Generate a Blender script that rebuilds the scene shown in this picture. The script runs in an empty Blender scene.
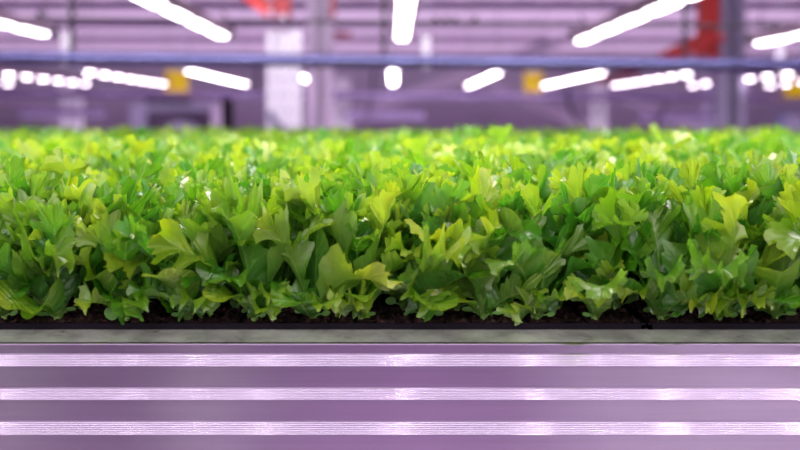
import bpy, math, random
import numpy as np
from mathutils import Vector

random.seed(7)
SC = bpy.context.scene
COL = SC.collection
H0 = 1.2            # camera height above the floor
F = 1000.0          # focal length in picture pixels

def P(px, py, Y):
    """real position (metres) of something seen at px,py that stands Y metres down the hall"""
    return Vector(((px - 393.0) * Y / F, Y, H0 + (119.0 - py) * Y / F))

# ------------------------------------------------------------------ materials
def mat(name, base, rough=0.5, metal=0.0, noise=0.0, nscale=20.0, bump=0.0, bscale=60.0, aniso=None,
        emit=None, estr=0.0, spec=None, stretch=(1, 1, 1)):
    m = bpy.data.materials.new(name); m.use_nodes = True
    nt = m.node_tree; b = nt.nodes['Principled BSDF']
    b.inputs['Base Color'].default_value = (*base, 1)
    b.inputs['Roughness'].default_value = rough
    b.inputs['Metallic'].default_value = metal
    if spec is not None: b.inputs['Specular IOR Level'].default_value = spec
    tc = nt.nodes.new('ShaderNodeTexCoord')
    mp = nt.nodes.new('ShaderNodeMapping'); mp.inputs['Scale'].default_value = stretch
    nt.links.new(tc.outputs['Object'], mp.inputs['Vector'])
    if noise > 0:
        n = nt.nodes.new('ShaderNodeTexNoise'); n.inputs['Scale'].default_value = nscale
        n.inputs['Detail'].default_value = 4
        r = nt.nodes.new('ShaderNodeMapRange')
        r.inputs['From Min'].default_value = .3; r.inputs['From Max'].default_value = .7
        r.inputs['To Min'].default_value = 1 - noise; r.inputs['To Max'].default_value = 1 + noise
        mx = nt.nodes.new('ShaderNodeVectorMath'); mx.operation = 'SCALE'
        mx.inputs[0].default_value = base
        nt.links.new(mp.outputs[0], n.inputs['Vector'])
        nt.links.new(n.outputs['Fac'], r.inputs['Value'])
        nt.links.new(r.outputs[0], mx.inputs['Scale'])
        nt.links.new(mx.outputs[0], b.inputs['Base Color'])
    if bump > 0:
        n2 = nt.nodes.new('ShaderNodeTexNoise'); n2.inputs['Scale'].default_value = bscale
        n2.inputs['Detail'].default_value = 5
        bp = nt.nodes.new('ShaderNodeBump'); bp.inputs['Strength'].default_value = bump
        bp.inputs['Distance'].default_value = .004
        nt.links.new(mp.outputs[0], n2.inputs['Vector'])
        nt.links.new(n2.outputs['Fac'], bp.inputs['Height'])
        nt.links.new(bp.outputs[0], b.inputs['Normal'])
    if emit:
        b.inputs['Emission Color'].default_value = (*emit, 1)
        b.inputs['Emission Strength'].default_value = estr
    return m

M = {}
M['alu'] = mat('brushed_aluminium', (.64, .60, .67), .14, 1.0, .06, 6, stretch=(1, 1, 30))
M['alu_rib'] = mat('grooved_aluminium', (.66, .60, .70), .085, 1.0)
M['ledge'] = mat('polished_ledge', (.96, 1, .87), .11, .68, .30, 45, bump=.8, bscale=40)  # green tint and mottling put uneven lettuce reflections into the colour
M['steel'] = mat('galvanised_steel', (.5, .48, .6), .4, .8, .1, 15)
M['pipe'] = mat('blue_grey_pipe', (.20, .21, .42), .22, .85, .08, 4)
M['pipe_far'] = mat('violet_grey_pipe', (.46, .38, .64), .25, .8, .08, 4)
M['white'] = mat('white_enamel', (.90, .86, .95), .35, 0, .04, 5)
M['lilac'] = mat('lilac_painted_steel', (.62, .50, .68), .45, 0, .06, 4)
M['lilac_grey'] = mat('lilac_grey_steel', (.36, .32, .48), .45, 0, .06, 4)
M['red'] = mat('red_paint', (.62, .035, .03), .4, 0, .08, 4)
M['darkred'] = mat('dark_red_paint', (.33, .01, .015), .4, 0, .08, 4)
M['yellow'] = mat('yellow_card', (.98, .66, .0), .5, 0, .05, 6, emit=(1, .66, 0), estr=.22)  # slight glow added to brighten the cards, which are no lamps
M['housing'] = mat('fixture_housing', (.30, .21, .27), .45, .2, .05, 8)
M['black'] = mat('black_plastic', (.008, .005, .010), .65, 0, .2, 40, spec=.1)
M['rubber'] = mat('black_cable', (.03, .02, .05), .6, 0, .1, 30)
M['conduit'] = mat('dark_conduit', (.055, .05, .06), .5, .2, .1, 20)
M['purlin'] = mat('dark_purlin', (.16, .09, .2), .6, 0, .1, 2)
M['ceil'] = mat('ceiling_sheet', (.74, .60, .76), .6, 0, .10, .8, stretch=(.15, 1, 1))
M['wall'] = mat('purple_grey_wall', (.42, .37, .47), .7, 0, .14, .5)
M['floor'] = mat('concrete_floor', (.36, .25, .40), .35, 0, .55, .8, bump=.1, bscale=8, stretch=(1, .12, 1))
M['darkbox'] = mat('dark_cabinet', (.13, .085, .16), .6, 0, .1, 3)
M['led'] = mat('led_lens', (1, 1, 1), .3, 0, emit=(1, .88, .98), estr=9)
M['led_far'] = mat('led_lens_far', (1, 1, 1), .3, 0, emit=(1, .84, .96), estr=17)

def soil_mat():
    m = bpy.data.materials.new('potting_soil'); m.use_nodes = True
    nt = m.node_tree; b = nt.nodes['Principled BSDF']
    tc = nt.nodes.new('ShaderNodeTexCoord')
    n = nt.nodes.new('ShaderNodeTexNoise'); n.inputs['Scale'].default_value = 260; n.inputs['Detail'].default_value = 6
    r = nt.nodes.new('ShaderNodeValToRGB')
    r.color_ramp.elements[0].position = .35; r.color_ramp.elements[0].color = (.006, .003, .004, 1)
    r.color_ramp.elements[1].position = .72; r.color_ramp.elements[1].color = (.10, .035, .035, 1)
    bp = nt.nodes.new('ShaderNodeBump'); bp.inputs['Strength'].default_value = .9; bp.inputs['Distance'].default_value = .003
    nt.links.new(tc.outputs['Object'], n.inputs['Vector']); nt.links.new(n.outputs['Fac'], r.inputs['Fac'])
    nt.links.new(n.outputs['Fac'], bp.inputs['Height']); nt.links.new(bp.outputs[0], b.inputs['Normal'])
    nt.links.new(r.outputs[0], b.inputs['Base Color']); b.inputs['Roughness'].default_value = .7
    return m
M['soil'] = soil_mat()

def leaf_mat():
    """leaf data is stored per corner: R random per leaf, G along the leaf, B distance from the midrib"""
    m = bpy.data.materials.new('lettuce_leaf'); m.use_nodes = True
    nt = m.node_tree; N = nt.nodes; L = nt.links
    N.remove(N['Principled BSDF'])
    out = N['Material Output']
    at = N.new('ShaderNodeAttribute'); at.attribute_name = 'leafdata'
    sp = N.new('ShaderNodeSeparateColor'); L.new(at.outputs['Color'], sp.inputs[0])
    oi = N.new('ShaderNodeObjectInfo')
    def math_(op, a, b=None, c=None):
        n = N.new('ShaderNodeMath'); n.operation = op
        for i, v in enumerate((a, b, c)):
            if v is None: continue
            if isinstance(v, (int, float)): n.inputs[i].default_value = v
            else: L.new(v, n.inputs[i])
        return n.outputs[0]
    R, G, B = sp.outputs[0], sp.outputs[1], sp.outputs[2]
    # green to yellow-green: tips and young leaves are yellower
    tc = N.new('ShaderNodeTexCoord')
    ns = N.new('ShaderNodeTexNoise'); ns.inputs['Scale'].default_value = 45; ns.inputs['Detail'].default_value = 3
    L.new(tc.outputs['Object'], ns.inputs['Vector'])
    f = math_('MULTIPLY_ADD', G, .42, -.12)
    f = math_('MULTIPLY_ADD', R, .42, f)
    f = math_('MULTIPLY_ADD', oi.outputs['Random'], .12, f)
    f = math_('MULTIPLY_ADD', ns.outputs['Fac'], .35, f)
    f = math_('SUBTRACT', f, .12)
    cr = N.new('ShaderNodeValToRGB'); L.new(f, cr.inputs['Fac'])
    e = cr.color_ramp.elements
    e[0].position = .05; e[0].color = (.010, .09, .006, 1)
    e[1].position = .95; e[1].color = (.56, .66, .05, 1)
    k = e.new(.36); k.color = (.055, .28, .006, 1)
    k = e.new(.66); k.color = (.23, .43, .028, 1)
    # pale midrib + side veins
    vein = math_('SUBTRACT', 1.0, math_('SMOOTH_MIN', math_('MULTIPLY', B, 9.0), 1.0, .2))
    ph = math_('SUBTRACT', math_('MULTIPLY', G, 9.0), math_('MULTIPLY', B, 2.2))
    side = math_('ABSOLUTE', math_('SUBTRACT', math_('FRACT', ph), .5))
    side = math_('MULTIPLY', math_('GREATER_THAN', side, .45), .28)
    pet = math_('MULTIPLY', math_('LESS_THAN', G, .2), .45)
    vf = math_('MAXIMUM', math_('MAXIMUM', math_('MULTIPLY', vein, .75), side), pet)
    mx = N.new('ShaderNodeMix'); mx.data_type = 'RGBA'
    L.new(vf, mx.inputs[0]); L.new(cr.outputs[0], mx.inputs[6]); mx.inputs[7].default_value = (.32, .54, .09, 1)
    ge = N.new('ShaderNodeNewGeometry')
    mu = N.new('ShaderNodeMix'); mu.data_type = 'RGBA'
    L.new(math_('MULTIPLY', math_('SUBTRACT', 1.0, ge.outputs['Backfacing']), .10), mu.inputs[0]); L.new(mx.outputs[2], mu.inputs[6]); mu.inputs[7].default_value = (.40, .47, .30, 1)
    mx = mu
    bp = N.new('ShaderNodeBump'); bp.inputs['Strength'].default_value = .5; bp.inputs['Distance'].default_value = .0015
    n2 = N.new('ShaderNodeTexNoise'); n2.inputs['Scale'].default_value = 260
    L.new(tc.outputs['Object'], n2.inputs['Vector'])
    hh = math_('SUBTRACT', n2.outputs['Fac'], math_('MULTIPLY', side, 1.5))
    L.new(hh, bp.inputs['Height'])
    pb = N.new('ShaderNodeBsdfPrincipled')
    L.new(mx.outputs[2], pb.inputs['Base Color']); L.new(bp.outputs[0], pb.inputs['Normal'])
    pb.inputs['Roughness'].default_value = .36; pb.inputs['Coat Weight'].default_value = .35; pb.inputs['Coat Roughness'].default_value = .18; pb.inputs['Coat Tint'].default_value = (1, .93, 1, 1)
    pb.inputs['Specular IOR Level'].default_value = .85
    tr = N.new('ShaderNodeBsdfTranslucent')
    hs = N.new('ShaderNodeHueSaturation'); hs.inputs['Saturation'].default_value = 1.12; hs.inputs['Value'].default_value = 1.5
    L.new(mx.outputs[2], hs.inputs['Color']); L.new(hs.outputs[0], tr.inputs['Color'])
    ms = N.new('ShaderNodeMixShader'); ms.inputs[0].default_value = .42
    L.new(pb.outputs[0], ms.inputs[1]); L.new(tr.outputs[0], ms.inputs[2]); L.new(ms.outputs[0], out.inputs['Surface'])
    return m
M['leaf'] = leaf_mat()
M['seedleaf'] = mat('seed_leaf', (.22, .45, .12), .4, 0, .15, 80)
M['stem'] = mat('pale_stem', (.30, .50, .12), .45, 0, .1, 60)

# ------------------------------------------------------------------ mesh helpers
class MB:
    def __init__(s): s.v = []; s.f = []
    def add(s, vs, fs):
        o = len(s.v); s.v += [tuple(v) for v in vs]; s.f += [tuple(i + o for i in f) for f in fs]
    def box(s, x0, x1, y0, y1, z0, z1, c=0.0):
        """box with chamfered long edges (c)"""
        if c <= 0:
            s.add([(x, y, z) for x in (x0, x1) for y in (y0, y1) for z in (z0, z1)],
                  [(0, 1, 3, 2), (4, 6, 7, 5), (0, 4, 5, 1), (2, 3, 7, 6), (0, 2, 6, 4), (1, 5, 7, 3)]); return
        d = [x1 - x0, y1 - y0, z1 - z0]; a = d.index(max(d))
        lo = [x0, y0, z0]; hi = [x1, y1, z1]; u, w = [i for i in range(3) if i != a]
        ring = [(lo[u] + c, lo[w]), (hi[u] - c, lo[w]), (hi[u], lo[w] + c), (hi[u], hi[w] - c),
                (hi[u] - c, hi[w]), (lo[u] + c, hi[w]), (lo[u], hi[w] - c), (lo[u], lo[w] + c)]
        vs = []
        for e in (lo[a], hi[a]):
            for p, q in ring:
                t = [0, 0, 0]; t[a] = e; t[u] = p; t[w] = q; vs.append(t)
        s.add(vs, [(i, (i + 1) % 8, 8 + (i + 1) % 8, 8 + i) for i in range(8)] + [tuple(range(7, -1, -1)), tuple(range(8, 16))])
    def tube(s, pts, r, n=12, cap=True):
        pts = [Vector(p) for p in pts]; vs = []; fs = []
        rr = r if isinstance(r, (list, tuple)) else [r] * len(pts)
        up = Vector((0, 0, 1))
        for i, p in enumerate(pts):
            d = (pts[min(i + 1, len(pts) - 1)] - pts[max(i - 1, 0)]).normalized()
            a = d.cross(up)
            if a.length < .05: a = d.cross(Vector((0, 1, 0)))
            a.normalize(); b = d.cross(a)
            for k in range(n):
                t = 2 * math.pi * k / n
                vs.append(p + a * math.cos(t) * rr[i] + b * math.sin(t) * rr[i])
        for i in range(len(pts) - 1):
            for k in range(n):
                fs.append((i * n + k, i * n + (k + 1) % n, (i + 1) * n + (k + 1) % n, (i + 1) * n + k))
        if cap:
            fs.append(tuple(range(n - 1, -1, -1))); fs.append(tuple((len(pts) - 1) * n + k for k in range(n)))
        s.add(vs, fs)
    def bar(s, p0, p1, w, t):
        """flat bar between two points: w high, t thick along y"""
        p0 = Vector(p0); p1 = Vector(p1); d = (p1 - p0).normalized(); y = Vector((0, 1, 0))
        n = d.cross(y).normalized()
        vs = [p + n * a * w / 2 + y * b * t / 2 for p in (p0, p1) for a in (-1, 1) for b in (-1, 1)]
        s.add(vs, [(0, 1, 3, 2), (4, 6, 7, 5), (0, 4, 5, 1), (2, 3, 7, 6), (0, 2, 6, 4), (1, 5, 7, 3)])
    def build(s, name, m, parent=None, smooth=False, loc=None):
        me = bpy.data.meshes.new(name)
        off = Vector(loc) if loc is not None else Vector((0, 0, 0))
        me.from_pydata([tuple(Vector(v) - off) for v in s.v], [], s.f); me.update()
        me.materials.append(m)
        if smooth:
            me.polygons.foreach_set('use_smooth', [True] * len(me.polygons))
            try: me.set_sharp_from_angle(angle=math.radians(40))
            except Exception: pass
        o = bpy.data.objects.new(name, me); COL.objects.link(o)
        if loc is not None: o.location = off
        if parent: o.parent = parent
        return o

def tag(o, label, cat, group=None, kind=None):
    o['label'] = label; o['category'] = cat
    if group: o['group'] = group
    if kind: o['kind'] = kind
    return o
def thing(name, loc, label, cat, group=None):
    o = bpy.data.objects.new(name, None); COL.objects.link(o); o.location = loc
    o.empty_display_size = .05
    return tag(o, label, cat, group)
def struct(o): o['kind'] = 'structure'; return o

def rel(root, mb, name, m, smooth=False):
    """build world-coordinate geometry as a child of root (root has no rotation)"""
    off = root.location
    mb.v = [(v[0] - off[0], v[1] - off[1], v[2] - off[2]) for v in mb.v]
    return mb.build(name, m, root, smooth)

# ------------------------------------------------------------------ hall
HALL_Y = 25.0; HALL_X = 14.0; CEIL = H0 + 1.5
b = MB(); b.box(-HALL_X, HALL_X, -8, HALL_Y, -.1, 0); struct(b.build('floor', M['floor']))
b = MB()
for i in range(112):        # trapezoidal sheet metal running across the hall
    x0 = -HALL_X + i * .25
    b.box(x0, x0 + .25, -8, HALL_Y, CEIL + (.0 if i % 2 else .012), CEIL + .06)
struct(b.build('ceiling', M['ceil']))
b = MB(); b.box(-HALL_X, HALL_X, HALL_Y, HALL_Y + .2, 0, CEIL + .06)
struct(b.build('wall_back', M['wall']))
b = MB(); b.box(-HALL_X, HALL_X, -8.2, -8, 0, CEIL + .06)
struct(b.build('wall_front', M['wall']))
for i, y in enumerate((12.75, 15.35, 18.0)):
    b = MB(); b.box(-HALL_X, HALL_X, y, y + .07, CEIL - .09, CEIL); b.box(-HALL_X, HALL_X, y - .04, y + .11, CEIL - .105, CEIL - .09)
    struct(b.build('trim_%d' % (i + 1), M['purlin']))

# ------------------------------------------------------------------ growing bench
ZL = H0 - .1475         # deck level, top of the sloping ledge
ZF = H0 - .1527         # front edge of the ledge
YF = .680               # front face of the rail
BX = 1.75; BY = 3.12
bench = thing('growing_bench', (0, 1.9, 0), 'long aluminium growing bench whose grooved front rail fills the bottom of the picture', 'bench')
def extrude(profile, x0, x1, m, name, parent):
    mb = MB(); n = len(profile)
    vs = [(x, y, z) for x in (x0, x1) for (y, z) in profile]
    mb.add(vs, [(i, i + 1, n + i + 1, n + i) for i in range(n - 1)])
    return rel(parent, mb, name, m)
PX = YF / F             # metres per picture pixel on the rail face
def zr(py): return H0 + (119 - py) * PX
bands = [(353.5, 367.0), (387.3, 400.5), (420.8, 435.5), (455, 469), (489, 503)]
# plain channel body behind/between the grooved bands
prof = [(YF + .060, ZL - .0005), (YF + .0195, ZL - .0005), (YF + .0010, ZF), (YF + .0003, ZF - .0003), (YF, ZF - .0008)]
last = ZL
for a, c in bands:
    za, zc = zr(a), zr(c)
    prof += [(YF, za), (YF - .0012, za - .0004), (YF - .0012, zc + .0004), (YF, zc)]
prof += [(YF, H0 - .285), (YF + .006, H0 - .290), (YF + .060, H0 - .290)]
fr = extrude(prof, -BX, BX, M['alu'], 'front_rail', bench)
fr['label'] = 'smooth lilac-silver aluminium face of the rail'
for a, c in bands:
    za, zc = zr(a) - .0006, zr(c) + .0006
    ng = 7; pr = []
    for g in range(ng):
        for j in range(6):
            t = (g + j / 6) / ng
            pr.append((YF - .0014 - .0003 * abs(math.sin(math.pi * (t * ng))) , za + (zc - za) * t))
    pr.append((YF - .0014, zc))
    mb = MB(); n = len(pr)
    mb.add([(x, y, z) for x in (-BX, BX) for (y, z) in pr], [(i, i + 1, n + i + 1, n + i) for i in range(n - 1)])
    o = rel(bench, mb, 'grooved_band', M['alu_rib'], smooth=True)
b = MB(); b.add([(x, y, z) for x in (-BX, BX) for (y, z) in ((YF + .0016, ZF + .0006), (YF + .0197, ZL), (YF + .060, ZL))], [(0, 1, 4, 3), (1, 2, 5, 4)]); o = rel(bench, b, 'rail_ledge', M['ledge'])
o['label'] = 'polished ledge that mirrors the lettuce'
b = MB(); b.box(-BX, BX, YF + .0605, BY, ZL - .012, ZL - .001); rel(bench, b, 'deck', M['alu'])
b = MB(); b.box(-BX, BX, BY, BY + .04, ZL - .12, ZL + .004, .003); rel(bench, b, 'rear_rail', M['alu'])
for x in (-1.5, 0, 1.5):
    for y in (.80, 2.95):
        b = MB(); b.box(x - .03, x + .03, y - .03, y + .03, 0.012, ZL - .012, .004); b.box(x - .06, x + .06, y - .06, y + .06, 0, .012)
        rel(bench, b, 'leg', M['alu'])

# ------------------------------------------------------------------ trays
PITCH = .041
TX0 = .179              # joint between two trays
TW, TD = 15 * PITCH, 10 * PITCH
TY0 = .7010; TZ = ZL + .0042
def tray_mesh():
    b = MB(); h = .030; zt = 0.0
    w, d = TW - .002, TD - .002
    # folded rim
    for (x0, x1, y0, y1) in ((0, w, 0, .0028), (0, w, d - .0028, d), (0, .0028, 0, d), (w - .0028, w, 0, d)):
        b.box(x0, x1, y0, y1, -.0041, zt)
    b.box(-.0003, w, -.0005, .0006, -.0009, .0002)
    for i in range(1, 15):
        x = i * PITCH - .001; b.box(x - .0009, x + .0009, .002, d - .002, -.0030, -.0006)
    for j in range(1, 10):
        y = j * PITCH - .001; b.box(.002, w - .002, y - .0009, y + .0009, -.0030, -.0006)
    b.box(0.001, w - .001, .001, d - .001, -.0041, -.0030)
    return b
def soil_mesh(nx, ny, w, d, seed):
    rng = np.random.default_rng(seed)
    x = np.linspace(.003, w - .003, nx); y = np.linspace(.003, d - .003, ny)
    X, Y = np.meshgrid(x, y)
    Z = -.0012 + .0010 * rng.standard_normal(X.shape)
    cell = np.minimum(np.abs((X + .001) / PITCH - np.round((X + .001) / PITCH)), np.abs((Y + .001) / PITCH - np.round((Y + .001) / PITCH)))
    Z += np.clip(cell * 12, 0, 1) * .0022 - .0012
    Z[:, :] = np.clip(Z, -.0026, .0030)
    vs = np.stack([X.ravel(), Y.ravel(), Z.ravel()], 1)
    fs = [(j * nx + i, j * nx + i + 1, (j + 1) * nx + i + 1, (j + 1) * nx + i) for j in range(ny - 1) for i in range(nx - 1)]
    b = MB(); b.v = [tuple(v) for v in vs]; b.f = fs; return b
tray_labels = {0: 'black plastic plug tray at left and centre of the front edge, full of lettuce',
               1: 'black plastic plug tray to the right of the diagonal gap, full of lettuce'}
tray_me = soil_me = None
for i in range(2):
    x0 = TX0 - TW + i * TW
    t = thing('plug_tray', (x0, TY0, TZ), tray_labels[i], 'tray', 'plug trays along the front of the bench')
    if tray_me is None:
        o = tray_mesh().build('tray_shell', M['black'], t); tray_me = o.data
        s = soil_mesh(290, 190, TW - .002, TD - .002, 3).build('soil', M['soil'], t, smooth=True); soil_me = s.data
    else:
        for nm, me in (('tray_shell', tray_me), ('soil', soil_me)):
            o = bpy.data.objects.new(nm, me); COL.objects.link(o); o.parent = t
# loose soil bed carrying the plants behind and beside the two front trays
bx = [(-BX + .05, TX0 - TW - .002, TY0, TY0 + TD), (TX0 + TW + .002, BX - .05, TY0, TY0 + TD), (-BX + .05, BX - .05, TY0 + TD + .003, BY - .02)]
rng = np.random.default_rng(5); sb = MB()
for (x0, x1, y0, y1) in bx:
    nx, ny = max(4, int((x1 - x0) / .02)), max(4, int((y1 - y0) / .02))
    o0 = len(sb.v)
    for j in range(ny + 1):
        for i in range(nx + 1):
            edge = i in (0, nx) or j in (0, ny)
            sb.v.append((x0 + (x1 - x0) * i / nx, y0 + (y1 - y0) * j / ny, ZL - .001 if edge else TZ - .0006 + .001 * rng.standard_normal()))
    for j in range(ny):
        for i in range(nx):
            k = o0 + j * (nx + 1) + i; sb.f.append((k, k + 1, k + nx + 2, k + nx + 1))
so = sb.build('growing_soil', M['soil'], smooth=True)
tag(so, 'dark brown growing soil spread under the lettuce over the bench', 'soil', kind='stuff')

# ------------------------------------------------------------------ lettuce
def smooth(a, b_, x):
    t = np.clip((x - a) / (b_ - a), 0, 1); return t * t * (3 - 2 * t)
def tri(x): return np.abs((x % 1) - .5) * 2
def leaf(rng, L=.09, W=.04, az=0, th0=20, th1=70, kind=0, ns=30, nt=5, tw=0.0, fr=1.0, base=(0, 0, 0), spine=0.0, tone=None):
    """kind 0 lobed and toothed, 1 frilly feathered, 2 round and smooth. returns verts, faces, data"""
    K = 48
    sg = np.linspace(0, 1.12, K + 1)
    th = np.radians(th0 + (th1 - th0) * sg ** 1.7)
    ds = L * 1.12 / K
    rr = np.concatenate([[0], np.cumsum(np.sin(th[:-1]) * ds)]); zz = np.concatenate([[0], np.cumsum(np.cos(th[:-1]) * ds)])
    a = math.radians(az); A = np.array([math.cos(a), math.sin(a), 0]); Bv = np.array([-math.sin(a), math.cos(a), 0]); Z = np.array([0, 0, 1.])
    W2 = W / 2
    c = {0: .69, 1: .66, 2: .72}[kind]
    q = np.linspace(0, 1, ns + 1)
    ph = math.pi * (1 - q)
    u0 = np.where(ph > math.pi / 2, c + c * np.cos(ph), c + (1 - c) * np.cos(ph))
    pw = {0: 3.6, 1: 3.2, 2: 4.0}[kind]
    sn = np.clip(np.sin(ph), 0, 1)
    v0 = np.where(ph > math.pi / 2, sn ** pw, sn ** .85) * W2 + np.minimum(.0018, W * .05) * np.clip((1 - q) * 4, 0, 1)
    um = u0 * {0: .80, 1: .78, 2: .84}[kind]
    blade = smooth(.10, .32, q)
    rl = rng.random()
    if tone is not None: rl = tone
    n1 = rng.integers(2, 4) + (1 if kind == 1 else 0)
    n2 = {0: 14, 1: 20, 2: 7}[kind] + rng.integers(0, 4)
    t = np.linspace(0, 1, nt + 1)
    vs, fs, dd = [], [], []
    pr_tip, pf, pg = rng.random(3)
    for side in (-1, 1):
        p1, p2, p3 = rng.random(3)
        if kind < 2:
            lob = np.abs(np.sin(math.pi * (n1 * q + p1))) ** .6
            f = 1 - {0: .60, 1: .55}[kind] * (1 - lob) * (1 - q ** 4)
            f = f + {0: .17, 1: .28}[kind] * (tri(n2 * q + p2) - .45) + .08 * (tri(n2 * 2.3 * q + p3) - .5)
        else:
            f = 1 + .05 * np.sin(n2 * 2 * q + p1 * 6)
        f = 1 + (f - 1) * blade
        # both halves meet at the tip
        wt = smooth(.93, 1.0, q); f = f * (1 - wt) + (1 + .12 * pr_tip) * wt
        U = um[:, None] + (u0 - um)[:, None] * t[None] * f[:, None]
        Vv = v0[:, None] * t[None] * f[:, None]
        nf = {0: 2.6, 1: 4.5, 2: 1.2}[kind]; fA = {0: .13, 1: .20, 2: .05}[kind] * W * fr
        pp = p3 if side < 0 else pf
        fz = fA * t[None] ** 2.2 * np.sin(2 * math.pi * (nf * q[:, None] + pp)) * (blade * (1 - wt))[:, None]
        fz = fz + fA * .35 * t[None] ** 3 * np.sin(2 * math.pi * (nf * 2.6 * q[:, None] + p1)) * (blade * (1 - wt))[:, None]
        lat = Vv / W2
        fz = fz + W * {0: .20, 1: .16, 2: .15}[kind] * lat ** 1.5 * fr ** .5
        # puckered blade between the side veins
        fz = fz + W * .022 * np.sin(2 * math.pi * 9 * q[:, None]) * (t * (1 - t) * 4)[None] * blade[:, None]
        sN = np.clip(U, 0, 1.12)
        ang = tw * sN
        LX = side * Vv * np.cos(ang) - fz * np.sin(ang); NX = side * Vv * np.sin(ang) + fz * np.cos(ang)
        R0 = np.interp(sN, sg, rr); Z0 = np.interp(sN, sg, zz); T0 = np.interp(sN, sg, th)
        bend = spine * sN ** 2 * L
        Pt = (R0 - np.cos(T0) * NX)[..., None] * A + (Z0 + np.sin(T0) * NX)[..., None] * Z + (LX + bend)[..., None] * Bv
        o = sum(len(x) for x in vs)
        vs.append(Pt.reshape(-1, 3) + np.array(base))
        D = np.stack([np.full_like(U, rl), sN, np.broadcast_to(t[None], U.shape)], -1); dd.append(D.reshape(-1, 3))
        idx = np.arange(U.size).reshape(U.shape) + o
        Fq = np.stack([idx[:-1, :-1], idx[:-1, 1:], idx[1:, 1:], idx[1:, :-1]], -1).reshape(-1, 4)
        if side < 0: Fq = Fq[:, ::-1]
        fs.append(Fq)
    return np.concatenate(vs), np.concatenate(fs), np.concatenate(dd)

def plant_leaves(rng, lod, specs=None, n=None, hscale=1.0, lean=None, front=False):
    ns, nt = {0: (84, 5), 1: (44, 3), 2: (14, 2)}[lod]
    out = []
    if specs:
        for sp in specs:
            out.append(leaf(rng, ns=ns, nt=nt, **sp))
    n = n if n is not None else rng.integers(12, 15)
    if specs:
        for q in range(2):
            out.append(leaf(rng, fr=1.5, L=.034 + .022 * rng.random(), W=.024 + .012 * rng.random(), az=-160 + 70 * q + 60 * rng.random(),
                            th0=38 + 15 * rng.random(), th1=98 + 16 * rng.random(), kind=int(rng.choice([0, 1, 2], p=[.5, .3, .2])), ns=ns, nt=nt, tw=rng.normal() * .5))
    az0 = rng.random() * 360
    for i in range(n):
        inner = i / max(n - 1, 1)                      # 0 outer old leaves .. 1 inner young leaves
        az = az0 + i * 137.5 + rng.normal() * 14
        kind = int(rng.choice([0, 1, 2], p=[.46, .46, .08]))
        L = (.078 + .030 * rng.random() + .012 * math.sin(inner * 3.14)) * hscale
        W = (.026 + .015 * rng.random()) * (1 - .12 * inner)
        th0 = 34 - 26 * inner + rng.normal() * 6
        th1 = 96 - 62 * inner + rng.normal() * 18
        if kind == 2: L *= .8; W *= .75
        out.append(leaf(rng, L=L, W=W, az=az, th0=th0, th1=th1, kind=kind, ns=ns, nt=nt, tw=rng.normal() * .55,
                        fr=1.0 + 1.1 * rng.random(), base=(.002 * math.cos(az), .002 * math.sin(az), 0), spine=rng.normal() * .12))
    return out

def merge(parts):
    vs, fs, ds, o = [], [], [], 0
    for v, f, d in parts:
        vs.append(v); fs.append(f + o); ds.append(d); o += len(v)
    return np.concatenate(vs), np.concatenate(fs), np.concatenate(ds)

def np_mesh(name, V, Fq, D, m):
    me = bpy.data.meshes.new(name)
    me.vertices.add(len(V)); me.vertices.foreach_set('co', V.astype(np.float32).ravel())
    me.loops.add(Fq.size); me.loops.foreach_set('vertex_index', Fq.astype(np.int32).ravel())
    me.polygons.add(len(Fq))
    me.polygons.foreach_set('loop_start', np.arange(0, Fq.size, 4, dtype=np.int32))
    me.polygons.foreach_set('loop_total', np.full(len(Fq), 4, dtype=np.int32))
    me.polygons.foreach_set('use_smooth', np.ones(len(Fq), dtype=bool))
    ca = me.color_attributes.new('leafdata', 'FLOAT_COLOR', 'POINT')
    ca.data.foreach_set('color', np.concatenate([D, np.ones((len(D), 1))], 1).astype(np.float32).ravel())
    me.materials.append(m); me.update(calc_edges=True); me.validate()
    return me

def seed_leaf_bm(rng):
    """two small round seed leaves on short stalks"""
    b = MB(); a0 = rng.random() * 360
    a0 = rng.random() * 360; tl = .2 + .7 * rng.random()
    for k in range(2):
        a = math.radians(a0 + 180 * k); A = Vector((math.cos(a), math.sin(a), 0)); B_ = Vector((-math.sin(a), math.cos(a), 0))
        b.tube([A * .001 + Vector((0, 0, .001)), A * .005 + Vector((0, 0, .0035)), A * .008 + Vector((0, 0, .004))], .0007, 6)
        c = A * .0115 + Vector((0, -.001, .0048)); rad = .0028 + .0024 * rng.random()
        vs = [c + Vector((0, 0, -.0004))]; n = 14
        for q in range(1, 4):
            for j in range(n):
                t = 2 * math.pi * j / n; rr = rad * q / 3
                vs.append(c + A * math.cos(t) * rr * 1.05 + B_ * math.sin(t) * rr * .62 + Vector((0, -.0, 1)) * (rr * rr * 30 + tl * rr * math.sin(t) * (1 if B_.y > 0 else -1)))
        fs = [(0, 1 + j, 1 + (j + 1) % n) for j in range(n)]
        for q in range(2):
            for j in range(n): fs.append((1 + q * n + j, 1 + (q + 1) * n + j, 1 + (q + 1) * n + (j + 1) % n, 1 + q * n + (j + 1) % n))
        b.add(vs, fs)
    return b
def stem_bm():
    b = MB(); b.tube([(0, 0, -.003), (0, 0, .002), (.0002, 0, .006), (0, 0, .010)], [.0022, .0022, .0026, .0014], 8); return b

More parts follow.
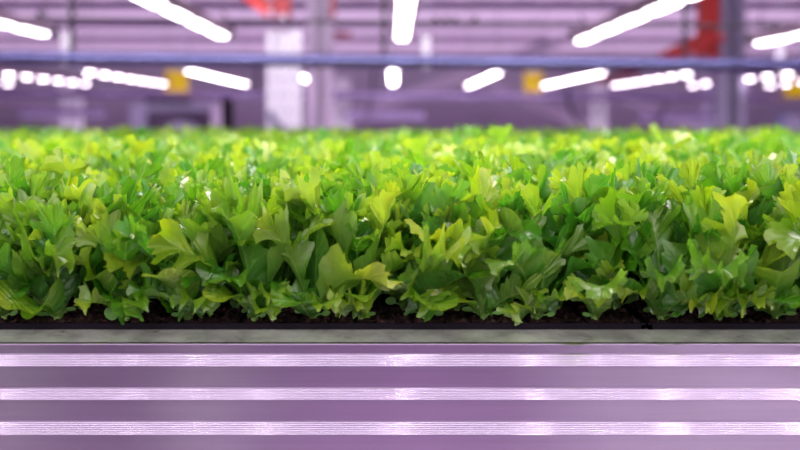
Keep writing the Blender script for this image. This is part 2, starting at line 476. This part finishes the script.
rngL = np.random.default_rng(21)
VAR = {0: [], 1: [], 2: []}
raw = {0: [], 1: [], 2: []}
for lod, cnt in ((0, 16), (1, 12), (2, 12)):
    for i in range(cnt):
        V, Fq, D = merge(plant_leaves(rngL, lod)); raw[lod].append((V, Fq, D))
        if lod < 2: VAR[lod].append(np_mesh('foliage', V, Fq, D, M['leaf']))
seed_me = [seed_leaf_bm(rngL).build('seed_leaves', M['seedleaf'], smooth=True) for _ in range(9)]
stem_src = stem_bm().build('stem', M['stem'], smooth=True)
seed_data = [o.data for o in seed_me]; stem_data = stem_src.data
for o in seed_me + [stem_src]: bpy.data.objects.remove(o)

# single-mesh variant (stem included) for the rows whose bases are hidden
def child(name, me, parent):
    o = bpy.data.objects.new(name, me); COL.objects.link(o); o.parent = parent; return o

ZS = TZ + .0005         # soil level the plants stand on
YR0 = .7010 + .0145     # first row of plants
d_ = lambda **k: k
# the plants one can pick out along the front edge: picture position of the base, label, leaves of their own
FRONT = [
 (4,   'lettuce plant cut by the left picture edge, broad leaf drooping over the rim',
   [d_(L=.062, W=.045, az=-120, th0=45, th1=100, kind=2), d_(L=.07, W=.05, az=-20, th0=40, th1=75, kind=0)], 6, .95),
 (57,  'upright frilly narrow lettuce plant with a round pale seed leaf at its right foot',
   [d_(L=.062, W=.034, az=-80, th0=8, th1=75, kind=1, fr=1.3), d_(L=.075, W=.05, az=150, th0=30, th1=80, kind=0)], 6, .95),
 (126, 'lettuce plant with one wide feathery leaf fanning up to the left over dark soil',
   [d_(L=.070, W=.055, az=195, th0=30, th1=62, kind=1, fr=.7), d_(L=.075, W=.04, az=60, th0=10, th1=60, kind=1), d_(L=.06, W=.03, az=-10, th0=45, th1=80, kind=0)], 5, .9),
 (188, 'low lettuce plant with spreading jagged leaves, next right of the wide feathery leaf',
   [d_(L=.058, W=.036, az=185, th0=52, th1=80, kind=1, fr=.6), d_(L=.055, W=.05, az=-60, th0=25, th1=95, kind=0)], 6, .9),
 (254, 'lettuce plant with ragged curled leaves hanging to the soil, beside an upright bare leaf stalk',
   [d_(L=.062, W=.050, az=-115, th0=22, th1=112, kind=0, fr=1.1), d_(L=.05, W=.030, az=-60, th0=35, th1=110, kind=1), d_(L=.095, W=.03, az=20, th0=14, th1=28, kind=0)], 6, 1.0),
 (313, 'lettuce plant behind a cupped round grey-green leaf that rests on the tray rim',
   [d_(L=.034, W=.028, az=-110, th0=62, th1=20, kind=2, fr=.3, tone=.1), d_(L=.085, W=.038, az=115, th0=10, th1=50, kind=0)], 6, 1.0),
 (361, 'lettuce plant with several pale stalks fanning from one point on open soil',
   [d_(L=.09, W=.035, az=165, th0=30, th1=40, kind=0), d_(L=.085, W=.03, az=10, th0=16, th1=34, kind=1), d_(L=.08, W=.03, az=110, th0=8, th1=30, kind=1), d_(L=.07, W=.032, az=-30, th0=28, th1=75, kind=0)], 3, 1.0),
 (425, 'lettuce plant hidden behind its own broad smooth round dark green leaves',
   [d_(L=.056, W=.048, az=-150, th0=35, th1=98, kind=2, fr=.6, tone=0), d_(L=.064, W=.050, az=-40, th0=30, th1=100, kind=2, fr=.6, tone=.05), d_(L=.07, W=.05, az=40, th0=15, th1=70, kind=0)], 5, 1.0),
 (483, 'lettuce plant under a large bright yellow-green leaf, in front of the centre',
   [d_(L=.092, W=.062, az=-150, th0=18, th1=86, kind=0, fr=.7, tone=1), d_(L=.075, W=.05, az=-100, th0=8, th1=60, kind=0), d_(L=.072, W=.03, az=35, th0=38, th1=35, kind=0)], 4, 1.0),
 (538, 'lettuce plant with a grey shining leaf arching across its slim stalks',
   [d_(L=.085, W=.028, az=-155, th0=20, th1=20, kind=2), d_(L=.066, W=.034, az=-10, th0=25, th1=95, kind=0), d_(L=.055, W=.03, az=-75, th0=15, th1=35, kind=0)], 4, 1.0),
 (594, 'lettuce plant with toothed leaves and two round seed leaves, just left of the tray gap',
   [d_(L=.07, W=.036, az=10, th0=22, th1=70, kind=1, fr=.7), d_(L=.085, W=.04, az=70, th0=8, th1=40, kind=0), d_(L=.05, W=.026, az=-50, th0=12, th1=60, kind=0)], 4, 1.0),
 (661, 'lettuce plant just right of the tray gap sending two long leaves low to the right',
   [d_(L=.066, W=.045, az=-28, th0=62, th1=92, kind=0, fr=.6, tone=.5), d_(L=.115, W=.038, az=-6, th0=62, th1=52, kind=0, fr=.8, tone=.9, base=(0, -.006, 0)), d_(L=.055, W=.03, az=150, th0=20, th1=80, kind=2)], 5, 1.0),
 (718, 'lettuce plant with large leaves standing behind the low drooping leaf at the right',
   [d_(L=.08, W=.045, az=120, th0=10, th1=60, kind=0), d_(L=.06, W=.035, az=-40, th0=60, th1=100, kind=2)], 5, 1.0),
 (775, 'lettuce plant with pale slanting stalks nearest the right picture edge',
   [d_(L=.08, W=.035, az=150, th0=28, th1=32, kind=1), d_(L=.065, W=.034, az=-10, th0=40, th1=70, kind=0), d_(L=.07, W=.03, az=70, th0=10, th1=40, kind=1)], 4, 1.0),
]
def add_parts(root, rng):
    child('seed_leaves', seed_data[int(rng.integers(0, 9))], root)
    child('stem', stem_data, root)
for px, label, specs, n, hs in FRONT:
    yb = YR0 + rngL.normal() * .0015
    x = (px - 393) * yb / F
    root = thing('lettuce_plant', (x, yb, ZS), label, 'lettuce', 'lettuce plants along the front edge of the trays')
    V, Fq, D = merge(plant_leaves(rngL, 0, specs=specs, n=n, hscale=hs))
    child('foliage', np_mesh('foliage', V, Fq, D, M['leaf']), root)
    add_parts(root, rngL)

rows = int((BY - .04 - YR0) / PITCH)
rest = {1: [], 2: []}
n_ind = len(FRONT)
row_text = {1: 'second', 2: 'third', 3: 'fourth', 4: 'fifth', 5: 'sixth', 6: 'seventh', 7: 'eighth', 8: 'ninth', 9: 'tenth', 10: 'eleventh', 11: 'twelfth', 12: 'thirteenth', 13: 'fourteenth', 14: 'fifteenth', 15: 'sixteenth'}
for r in range(rows):
    y = YR0 + r * PITCH
    xl, xr = -.393 * y, .407 * y
    half = min(BX - .1, .4 * y + .28)
    nx = int(half / PITCH)
    for i in range(-nx, nx + 1):
        x = (i + .5 * (r % 2) * .3) * PITCH + rngL.normal() * .003
        yy = y + rngL.normal() * .003
        inview = xl - .012 < x < xr + .012
        if r == 0:
            if inview or -.393 * y - .04 < x < .407 * y + .03: continue
        rot = rngL.random() * 2 * math.pi
        sc = .92 + .16 * rngL.random() + (.10 if rngL.random() < .05 else 0)
        if r > 22: sc *= 1 + .06 * rngL.random()
        if inview and r <= 14 and n_ind < 300:
            n_ind += 1
            lab = 'green lettuce plant in the %s row back from the front edge of the trays' % row_text[r]
            grp = 'lettuce plants in the %s row' % row_text[r]
            if r <= 2:
                root = thing('lettuce_plant', (x, yy, ZS), lab, 'lettuce', grp)
                child('foliage', VAR[0][int(rngL.integers(0, 16))], root); add_parts(root, rngL)
            else:
                me = VAR[0 if r <= 6 else 1][int(rngL.integers(0, 12))]
                root = bpy.data.objects.new('lettuce_plant', me); COL.objects.link(root); root.location = (x, yy, ZS)
                tag(root, lab, 'lettuce', grp)
            root.rotation_euler = (rngL.normal() * .05, rngL.normal() * .05, rot); root.scale = (sc,) * 3
        else:
            rest[1 if r <= 18 else 2].append((x, yy, rot, sc))
allp = []
for lod in (1, 2):
    for (x, y, rot, sc) in rest[lod]:
        V, Fq, D = raw[lod][int(rngL.integers(0, 12))]
        c, s_ = math.cos(rot) * sc, math.sin(rot) * sc
        R_ = np.array([[c, s_, 0], [-s_, c, 0], [0, 0, sc]])
        D2 = D.copy(); D2[:, 0] = np.clip(D[:, 0] * .9 + rngL.random() * .2 - .05, 0, 1)
        allp.append((V @ R_ + np.array([x, y, ZS]), Fq, D2))
V, Fq, D = merge(allp)
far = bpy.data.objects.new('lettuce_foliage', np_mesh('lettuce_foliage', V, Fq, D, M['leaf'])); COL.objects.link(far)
tag(far, 'blurred carpet of yellow-green lettuce filling the back of the bench', 'lettuce', kind='stuff')
print('individual plants', n_ind, 'rest', len(allp), 'quads', len(Fq))

# ------------------------------------------------------------------ LED fixtures
def lamp_h(X): return H0 + .272 - .013 * X
def module(L, w, name, m):
    b = MB(); n = 10; ring = []
    for k in range(n + 1):
        t = math.pi * k / n; ring.append((w / 2 * math.cos(t), L / 2 - w / 2 + w / 2 * math.sin(t)))
    for k in range(n + 1):
        t = math.pi + math.pi * k / n; ring.append((w / 2 * math.cos(t), -L / 2 + w / 2 + w / 2 * math.sin(t)))
    q = len(ring)
    vs = [(x, y, .004) for x, y in ring] + [(x * .8, y * .93, -.004) for x, y in ring]
    b.add(vs, [(i, q + i, q + (i + 1) % q, (i + 1) % q) for i in range(q)] + [tuple(range(2 * q - 1, q - 1, -1))])
    o = b.build(name, m); me = o.data; bpy.data.objects.remove(o); return me
mod_near = module(.255, .042, 'led_lens', M['led'])
mod_far = module(.075, .05, 'led_lens', M['led_far'])

def fixture(X, y0, y1, h, label, group, near=True, step=.3, light=0.0, aim=False):
    t = thing('led_grow_light', (X, (y0 + y1) / 2, h), label, 'grow light', group)
    L = y1 - y0
    b = MB(); w = .030 if near else .03
    n = [(-w, 0), (w, 0), (w * 1.05, .012), (w * .6, .034), (-w * .6, .034), (-w * 1.05, .012)]
    vs = [(x, y, z) for y in (-L / 2, L / 2) for x, z in n]; q = 6
    b.add(vs, [(i, (i + 1) % q, q + (i + 1) % q, q + i) for i in range(q)] + [tuple(range(q)), tuple(range(2 * q - 1, q - 1, -1))])
    b.build('housing', M['housing'], t)
    for s in (-1, 1):
        b = MB(); b.box(-w * 1.15, w * 1.15, s * L / 2 - .008, s * L / 2 + .008, -.003, .038, 0); b.build('end_cap', M['conduit'] if near else M['lilac_grey'], t)
    k = int(L / step); me = mod_near if near else mod_far
    for i in range(k):
        o = bpy.data.objects.new('led_lens', me); COL.objects.link(o); o.parent = t
        o.location = (0, L / 2 - step * (i + .5), -.003)
    for s in (-1, 1):
        b = MB(); y = s * (L / 2 - .04)
        b.tube([(0, y, .034), (0, y, .055), (.012, y, .066), (0, y, .080), (0, y, CEIL - h if h + .5 < CEIL and not near else .085)], .003 if near else .002, 6)
        if near: b.tube([(0, y, .085), (0, y, CEIL - h)], .0012, 5)
        b.build('hanger', M['conduit'], t)
    if light > 0:
        ld = bpy.data.lights.new('lamp', 'AREA'); ld.shape = 'RECTANGLE'; ld.size = .05; ld.size_y = 1.36; ld.energy = light
        ld.color = (1, .91, .97)
        lo = bpy.data.objects.new('lamp_light', ld); COL.objects.link(lo); lo.parent = t; lo.location = (0, -L / 2 + 1.07, -.009)
        if aim:
            ld.size = .032; ld.size_y = .30; lo.location = (0, L / 2 + .012, -.010); lo.rotation_euler = (math.radians(78), 0, 0)
    return t
near_lab = {-2: 'leftmost large hanging LED grow light, cut by the left picture edge', -1: 'large bright LED grow light slanting down from the top, second from the left',
            0: 'large bright LED grow light at the top centre, seen nearly end on', 1: 'large bright LED grow light slanting down to the left from the top right',
            2: 'large hanging LED grow light cut by the right picture edge'}
for k in (-2, -1, 0, 1, 2):
    X = .030 + .602 * k
    fixture(X, .40, 3.40, lamp_h(X), near_lab[k], 'large LED grow lights over the bench', True, .3, light=6.8)
far_names = {-5: 'farthest left', -4: 'second from the left', -3: 'third from the left, ending at a yellow card', -2: 'fourth from the left', -1: 'short, just right of the white posts',
             0: 'at the centre under the pipe', 1: 'just right of the centre', 2: 'next to the middle yellow card', 3: 'sixth from the right edge post', 4: 'left of the tall grey column', 5: 'right of the tall grey column'}
far_lab = {-5: 'row of small round LED lamps at the far left edge below the pipe', -4: 'string of round LED lamps left of the left white hanger',
           -3: 'string of round LED lamps ending at the left yellow card', -2: 'string of LED lamps right of the left yellow card',
           -1: 'short LED strip in front of the white posts', 0: 'short upright-looking LED strip at the centre below the pipe',
           1: 'slanting LED strip right of the centre below the pipe', 2: 'string of LED lamps right of the middle yellow card',
           3: 'long string of LED lamps left of the tall grey column', 4: 'LED lamps just in front of the tall grey column',
           5: 'string of LED lamps ending at the right yellow card'}
for k in range(-5, 6):
    X = .6 * k - (.06 if k > 2 else 0) + (.03 if k == -2 else 0)
    fixture(X, 5.7, 7.95, H0 + .262 + (.004 if k > 0 else .015), far_lab[k], 'LED lamps over the far bench', False, .31 if abs(k) > 2 else .16)
# lamps over the bench behind the photographer (they shine in the rail)
for k in range(-3, 4):
    X = .03 + .57 * k
    fixture(X, -5.4, -3.0, H0 + .30, 'LED grow light over the bench across the aisle', 'LED grow lights across the aisle', True, .3, light=(3, 1.2, 2.6, 3.6, 4, 4, 6)[k + 3], aim=True)
for X in (-4.2, -3.1, -1.5, 1.6, 2.15, 2.62, 3.02, 3.35):
    fixture(X, -7.8, -6.6, H0 + .30, 'LED grow light over the bench farther across the aisle', 'LED grow lights two aisles away', True, .3, light=8, aim=True)

# ------------------------------------------------------------------ pipes, conduit, hangers
def hpipe(name, p0, p1, r, m, label, cat, extra=None):
    mid = (p0 + p1) / 2
    t = thing(name, mid, label, cat)
    b = MB(); b.tube([p0, p0.lerp(p1, .5), p1], r, 20); rel(t, b, 'pipe_run', m, True)
    d = (p1 - p0).normalized()
    for q in (.12, .5, .86):
        b = MB(); c = p0.lerp(p1, q); b.tube([c - d * .03, c + d * .03], r * 1.07, 20)
        rel(t, b, 'coupling', m, True)
    for q in (.04, .96):
        b = MB(); c = p0.lerp(p1, q); b.tube([c, Vector((c.x, c.y, CEIL))], .004, 6)
        rel(t, b, 'support_rod', M['steel'], True)
    return t
hpipe('overhead_pipe', P(-90, 56.5, 3.56), P(890, 66, 3.56), .0245, M['pipe'], 'thick blue-grey horizontal pipe crossing the whole picture below the big grow lights', 'pipe')
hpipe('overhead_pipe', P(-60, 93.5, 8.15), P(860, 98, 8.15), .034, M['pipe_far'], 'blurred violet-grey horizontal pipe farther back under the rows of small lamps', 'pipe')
t = thing('cable_conduit', P(400, 21.5, 3.42), 'thin dark conduit running across near the top, above the grow lights', 'conduit')
b = MB(); b.tube([P(-90, 16.5, 3.42), P(890, 28, 3.42)], .0062, 8); rel(t, b, 'conduit_run', M['conduit'], True)
for x in (-40, 850):
    b = MB(); c = P(x, 16.5 + (x + 90) * 11.5 / 980, 3.42); b.tube([c, Vector((c.x, c.y, CEIL))], .003, 6); rel(t, b, 'support_rod', M['steel'])
for x in (436, 446, 455, 475, 775, 790, 40):
    b = MB(); c = P(x, 16.5 + (x + 90) * 11.5 / 980 - 3, 3.42); b.box(c.x - .008, c.x + .008, c.y - .008, c.y + .008, c.z - .008, c.z + .010, .002)
    rel(t, b, 'conduit_clip', M['conduit'])
for x, lab in ((65, 'white metal pipe hanger at the left, holding the thick pipe'), (426, 'slim white pipe hanger right of the centre grow light'), (780, 'white crooked pipe hanger at the right, below the right grow light')):
    yp = 56.5 + (x + 90) * 9.5 / 980
    c = P(x, yp, 3.56)
    t = thing('pipe_hanger', c, lab, 'hanger', 'pipe hangers')
    b = MB()
    b.box(c.x - .015, c.x + .015, c.y - .005, c.y + .005, c.z + .024, c.z + .090, .003)
    rel(t, b, 'strap', M['white'])
    b = MB(); pts = [c + Vector((math.sin(a) * .0245, 0, math.cos(a) * .0245)) for a in [2 * math.pi * i / 20 for i in range(21)]]
    for i in range(20):
        b.bar(pts[i], pts[i + 1], .004, .024)
    rel(t, b, 'clamp_ring', M['white'])
    b = MB(); b.tube([c + Vector((0, 0, .085)), Vector((c.x, c.y, CEIL))], .0022, 6); rel(t, b, 'rod', M['steel'])

# short tubes on cables far back, and hanging cables
for (x0, x1, y, cx, lab) in ((20, 104, 112.5, 72, 'short lilac tube on a dark cable at the left, in front of the blurred post'),
                        (343, 425, 115, 384, 'short violet tube hung low on a dark cable at the centre'),
                        (640, 736, 116.5, 685, 'short violet tube hung low at the right in front of the tall grey column')):
    p0, p1 = P(x0, y, 8.6), P(x1, y, 8.6)
    t = thing('hanging_tube', (p0 + p1) / 2, lab, 'tube', 'hanging tubes')
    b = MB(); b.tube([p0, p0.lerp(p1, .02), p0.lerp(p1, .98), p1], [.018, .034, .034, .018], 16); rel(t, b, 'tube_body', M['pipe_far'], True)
for (cx, y_end, lab) in ((72, 66, 'dark vertical cable at the left reaching down to the thick pipe'), (384, 66, 'dark vertical cable just left of the centre grow light'), (685, 66, 'dark vertical cable in front of the red beam')):
    top = P(cx, 66, 3.7); top.z = CEIL
    t = thing('hanging_cable', P(cx, 66, 3.7), lab, 'cable', 'hanging cables')
    b = MB(); b.tube([top, P(cx, 66, 3.7)], .0085 if cx != 72 else .010, 8); rel(t, b, 'cable', M['conduit'], True)
    b = MB(); q = P(cx, 66, 3.7); b.box(q.x - .014, q.x + .014, q.y - .01, q.y + .01, q.z, q.z + .03, .002); rel(t, b, 'clamp', M['conduit'])
def cable(pts, r, lab):
    o = MB(); o.tube(pts, r, 8)
    o = o.build('drooping_cable', M['rubber'], smooth=True, loc=pts[0]); tag(o, lab, 'cable')
cable([P(568, 70, 8.0), P(567, 84, 8.0), P(568, 98, 8.0), P(572, 112, 8.0), P(580, 124, 8.0), P(592, 137, 8.0), P(606, 148, 8.0)], .014, 'dark cable drooping past the slanting brace, right of centre')
cable([P(374, 70, 8.3), P(373, 88, 8.3), P(371, 104, 8.3), P(366, 116, 8.3)], .012, 'thin dark cable dropping to the short violet tube at the centre')
cable([P(668, 92, 8.3), P(667, 104, 8.3), P(660, 116, 8.3), P(652, 128, 8.3), P(640, 140, 8.3)], .012, 'thin dark cable curving down below the right string of lamps')
cable([P(256, 66, 8.0), P(258, 80, 8.0), P(255, 96, 8.0)], .016, 'short dark cable left of the white posts')

# yellow cards
for (x0, x1, y0, y1, lab) in ((165, 188, 70, 91, 'yellow sticky trap card at the left, between two strings of lamps'), (524, 543, 72, 91, 'yellow sticky trap card near the middle, below the thick pipe'),
                              (785, 808, 76, 97, 'yellow sticky trap card cut by the right picture edge')):
    a, c = P(x0, y1, 7.98), P(x1, y0, 7.98)
    t = thing('sticky_trap_card', ((a.x + c.x) / 2, a.y, a.z), lab, 'card', 'yellow sticky trap cards')
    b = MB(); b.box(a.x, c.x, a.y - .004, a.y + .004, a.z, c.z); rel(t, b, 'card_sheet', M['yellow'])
    b = MB(); b.box((a.x + c.x) / 2 - .02, (a.x + c.x) / 2 + .02, a.y - .010, a.y + .010, c.z - .015, c.z + .02, .003)
    b.tube([((a.x + c.x) / 2, a.y, c.z), ((a.x + c.x) / 2, a.y, c.z + .2), ((a.x + c.x) / 2, a.y, CEIL)], .002, 5)
    rel(t, b, 'clip', M['steel'])

# ------------------------------------------------------------------ posts and beams
def post(name, x0, x1, ytop, Y, m, lab, flanges=True, holes=0):
    a = P(x0, ytop, Y); c = P(x1, ytop, Y); w = c.x - a.x
    top = a.z
    t = thing(name, ((a.x + c.x) / 2, Y, 0), lab, 'post', 'upright posts')
    b = MB()
    # U section: web at the back, two flanges with lips towards the viewer
    b.box(a.x, c.x, Y + w * .55, Y + w * .6, 0.012, top)
    for x, s in ((a.x, 1), (c.x, -1)):
        b.box(min(x, x + s * w * .10), max(x, x + s * w * .10), Y, Y + w * .6, 0.012, top)
        b.box(min(x, x + s * w * .34), max(x, x + s * w * .34), Y - w * .03, Y + w * .03, 0.012, top)
    rel(t, b, 'section', m)
    b = MB(); b.box(a.x - .002, c.x + .002, Y - .05, Y + w * .6 + .05, 0, .012); rel(t, b, 'base_plate', M['steel'])
    if holes:
        z = H0 - .05
        while z < top - .05:
            for x in (a.x + w * .2, c.x - w * .2):
                b = MB(); b.box(x - .004, x + .004, Y - w * .03 - .002, Y, z, z + .02); rel(t, b, 'slot', M['lilac_grey'])
            z += .08
    return t
post('steel_post', 267, 284, 30, 5.0, M['white'], 'left half of the pair of bright white slotted posts', holes=1)
post('steel_post', 285.5, 301, 30, 5.0, M['white'], 'right half of the pair of bright white slotted posts', holes=1)
post('steel_post', 307, 333, -40, 6.4, M['lilac'], 'tall pinkish lilac post right of the white pair, reaching the ceiling')
post('steel_post', 334, 350, 78, 8.9, M['white'], 'short pale post with a bright top, right of the tall lilac post')
post('steel_post', 592, 607, 88, 8.9, M['white'], 'pale post where two slanting braces meet, right of centre')
post('steel_post', 61, 80, 97, 8.9, M['white'], 'pale short post at the left below the strings of lamps')
post('steel_post', 720, 746, -20, 6.6, M['lilac_grey'], 'tall grey-lilac column at the right, beside the red beam')
post('steel_post', 706, 724, 72, 9.4, M['lilac_grey'], 'dimmer narrow post just left of the tall grey column')
# rounded caps on three short posts
for (x, y, lab) in ((342, 86, 'white junction box on the short pale post right of the lilac post'), (599, 90, 'white junction box on the post where braces meet'), (66, 88, 'white junction box above the pale left post')):
    c = P(x, y, 8.86)
    t = thing('junction_box', c, lab, 'box', 'white junction boxes')
    b = MB(); b.box(c.x - .062, c.x + .062, c.y - .04, c.y + .04, c.z - .06, c.z + .06, .02); rel(t, b, 'body', M['white'])
    b = MB(); b.box(c.x - .05, c.x + .05, c.y - .052, c.y - .04, c.z - .048, c.z + .048, .004); rel(t, b, 'lid', M['white'])

def beam(name, p0, p1, w, m, lab, cat='beam', tdep=.05):
    mid = (p0 + p1) / 2
    t = thing(name, mid, lab, cat)
    d = (p1 - p0).normalized(); n = d.cross(Vector((0, 1, 0))).normalized()
    b = MB(); b.bar(p0, p1, w, .008)
    b.bar(p0 + n * w * .45 - Vector((0, tdep / 2, 0)), p1 + n * w * .45 - Vector((0, tdep / 2, 0)), w * .1, tdep)
    b.bar(p0 - n * w * .45 - Vector((0, tdep / 2, 0)), p1 - n * w * .45 - Vector((0, tdep / 2, 0)), w * .1, tdep)
    rel(t, b, 'channel', m)
    for p in (p0.lerp(p1, .03), p0.lerp(p1, .97)):
        b = MB(); b.tube([p - Vector((0, .015, 0)), p - Vector((0, .0, 0))], w * .16, 8)
        rel(t, b, 'bolt', M['steel'])
    return t
beam('slanting_brace', P(296, 137, 9.2), P(560, 40, 9.2), .10, M['lilac'], 'long lilac brace rising from the white posts to the right across the centre', 'brace')
beam('slanting_brace', P(520, 97, 9.0), P(594, 129, 9.0), .075, M['lilac'], 'lilac brace slanting down to the post right of centre', 'brace')
beam('slanting_brace', P(604, 88, 9.0), P(700, 130, 9.0), .07, M['lilac'], 'lilac brace slanting down right from the post towards the grey column', 'brace')
beam('slanting_brace', P(-6, 96, 8.8), P(60, 118, 8.8), .075, M['lilac'], 'lilac brace slanting down right at the far left edge', 'brace')
beam('slanting_brace', P(490, 84, 9.4), P(512, 94, 9.4), .06, M['lilac'], 'short lilac brace end below the slanting lamp strip right of centre', 'brace')
beam('slanting_brace', P(268, 112, 4.9), P(286, 134, 4.9), .035, M['lilac_grey'], 'short dim brace crossing the foot of the white posts', 'brace')
beam('red_beam', P(660, 61, 6.5), P(722, 31, 6.5), .10, M['red'], 'red slanting beam at the right behind the thick pipe', 'beam')
beam('red_beam', P(596, 82, 9.6), P(640, 71, 9.6), .06, M['darkred'], 'dark red end of a slanting beam just below the thick pipe', 'beam')
beam('red_beam', P(708, -30, 6.55), P(706, 62, 6.55), .135, M['red'], 'upright red beam left of the tall grey column', 'beam')
beam('red_beam', P(283, -30, 4.9), P(283, 18, 4.9), .085, M['darkred'], 'upright dark red beam end above the white posts', 'beam')
beam('red_beam', P(240, -14, 4.95), P(272, 12, 4.95), .075, M['red'], 'red slanting beam end at the top, left above the white posts', 'beam')
beam('red_beam', P(333, -30, 6.3), P(333, 18, 6.3), .03, M['red'], 'thin bright red strip on the right edge of the lilac post', 'beam')
beam('red_beam', P(333, 35, 12.5), P(352, 36, 12.5), .08, M['darkred'], 'small dark red stub right of the lilac post', 'beam')

# ------------------------------------------------------------------ ventilation unit at the left
t = thing('ventilation_unit', P(185, 130, 10.0), 'dark framed ventilation unit with a round pale duct, at the left behind the lettuce', 'ventilation unit')
def bxp(x0, x1, y0, y1, Y, dep, m, name, c=.01):
    a, q = P(x0, y1, Y), P(x1, y0, Y); b = MB(); b.box(a.x, q.x, Y, Y + dep, a.z, q.z, c); rel(t, b, name, m)
bxp(146, 216, 110, 230, 10.2, .3, M['darkbox'], 'cabinet_body')
bxp(146, 190, 98, 103, 9.9, .1, M['black'], 'top_bar')
bxp(130, 216, 103, 111, 10.0, .15, M['lilac_grey'], 'frame')
bxp(211, 220, 104, 230, 9.95, .12, M['lilac'], 'side_post')
bxp(221, 232, 98, 230, 10.1, .12, M['black'], 'dark_side_panel')
bxp(130, 146, 111, 230, 10.05, .12, M['lilac_grey'], 'side_frame')
b = MB(); c = P(181, 139, 9.9); n = 32
for q in range(n):
    a0, a1 = 2 * math.pi * q / n, 2 * math.pi * (q + 1) / n
    pr = [(.03, 0), (.05, -.05), (.17, -.06), (.185, -.03), (.185, .3)]
    for k in range(len(pr) - 1):
        (r0, y0), (r1, y1) = pr[k], pr[k + 1]
        b.add([(c.x + r0 * math.cos(a0), c.y + y0, c.z + r0 * math.sin(a0)), (c.x + r0 * math.cos(a1), c.y + y0, c.z + r0 * math.sin(a1)),
               (c.x + r1 * math.cos(a1), c.y + y1, c.z + r1 * math.sin(a1)), (c.x + r1 * math.cos(a0), c.y + y1, c.z + r1 * math.sin(a0))], [(0, 1, 2, 3)])
rel(t, b, 'round_duct', M['lilac_grey'], True)
t = thing('control_cabinet', P(792, 130, 9.5), 'blue-grey control cabinet at the right picture edge just above the lettuce', 'cabinet')
bxp(784, 806, 112, 245.2, 9.5, .2, M['pipe'], 'cabinet_body')
bxp(786, 804, 114, 200, 9.47, .03, M['lilac_grey'], 'cabinet_door')

# ------------------------------------------------------------------ lights
def area(name, loc, rot, sx, sy, e, col):
    ld = bpy.data.lights.new(name, 'AREA'); ld.shape = 'RECTANGLE'; ld.size = sx; ld.size_y = sy; ld.energy = e; ld.color = col
    o = bpy.data.objects.new(name, ld); COL.objects.link(o); o.location = loc; o.rotation_euler = rot
    return o
area('ceiling_fill', (0, 13, 1.0), (math.pi, 0, 0), 24, 9, 620, (.96, .84, 1))  # added fill without a fixture, brightens the far ceiling from below
area('ceiling_fill', (0, 20, 1.0), (math.pi, 0, 0), 24, 6, 380, (.96, .84, 1))  # second added fill, for the ceiling near the back wall
area('aisle_fill', (0, -1.3, 2.55), (math.radians(52), 0, 0), 4.5, .8, 50, (1, .96, 1))  # added front fill from behind the camera for the plants, no real lamp
area('ceiling_fill', (0, -1.2, 1.95), (math.pi, 0, 0), 9, 5.5, 110, (1, .93, 1))  # added fill, turns the near ceiling into a soft source over the plants
area('post_fill', P(300, -120, 4.2), (math.radians(62), 0, math.radians(4)), .5, .1, 9, (1, .93, 1))  # added unseen light that whitens the pair of posts, no lamp hangs there
area('rack_fill', (0, 2.7, 2.15), (math.radians(72), 0, 0), 5, .12, 42, (.95, .85, 1))  # added strip of fill for pipes, hangers and posts, not a fixture

w = bpy.data.worlds.new('World'); SC.world = w; w.use_nodes = True
nt = w.node_tree; bg = nt.nodes['Background']
tc = nt.nodes.new('ShaderNodeTexCoord'); sx = nt.nodes.new('ShaderNodeSeparateXYZ'); nt.links.new(tc.outputs['Generated'], sx.inputs[0])
cr = nt.nodes.new('ShaderNodeValToRGB'); nt.links.new(sx.outputs['Z'], cr.inputs['Fac'])
cr.color_ramp.elements[0].position = 0; cr.color_ramp.elements[0].color = (.36, .22, .42, 1)
cr.color_ramp.elements[1].position = .6; cr.color_ramp.elements[1].color = (.80, .62, .86, 1)
nt.links.new(cr.outputs[0], bg.inputs[0]); bg.inputs[1].default_value = .48

# ------------------------------------------------------------------ camera
cd = bpy.data.cameras.new('camera'); cam = bpy.data.objects.new('camera', cd); COL.objects.link(cam)
cam.location = (0, 0, H0); cam.rotation_euler = (math.pi / 2, 0, 0)
cd.sensor_width = 36; cd.lens = 36 * F / 800
cd.shift_x = 7 / 800; cd.shift_y = -106 / 800
cd.clip_start = .02; cd.clip_end = 200
cd.dof.use_dof = True; cd.dof.focus_distance = .74; cd.dof.aperture_fstop = 4.2; cd.dof.aperture_blades = 0
SC.camera = cam
SC.view_settings.view_transform = 'Standard'
SC.view_settings.look = 'None'
SC.view_settings.exposure = 0
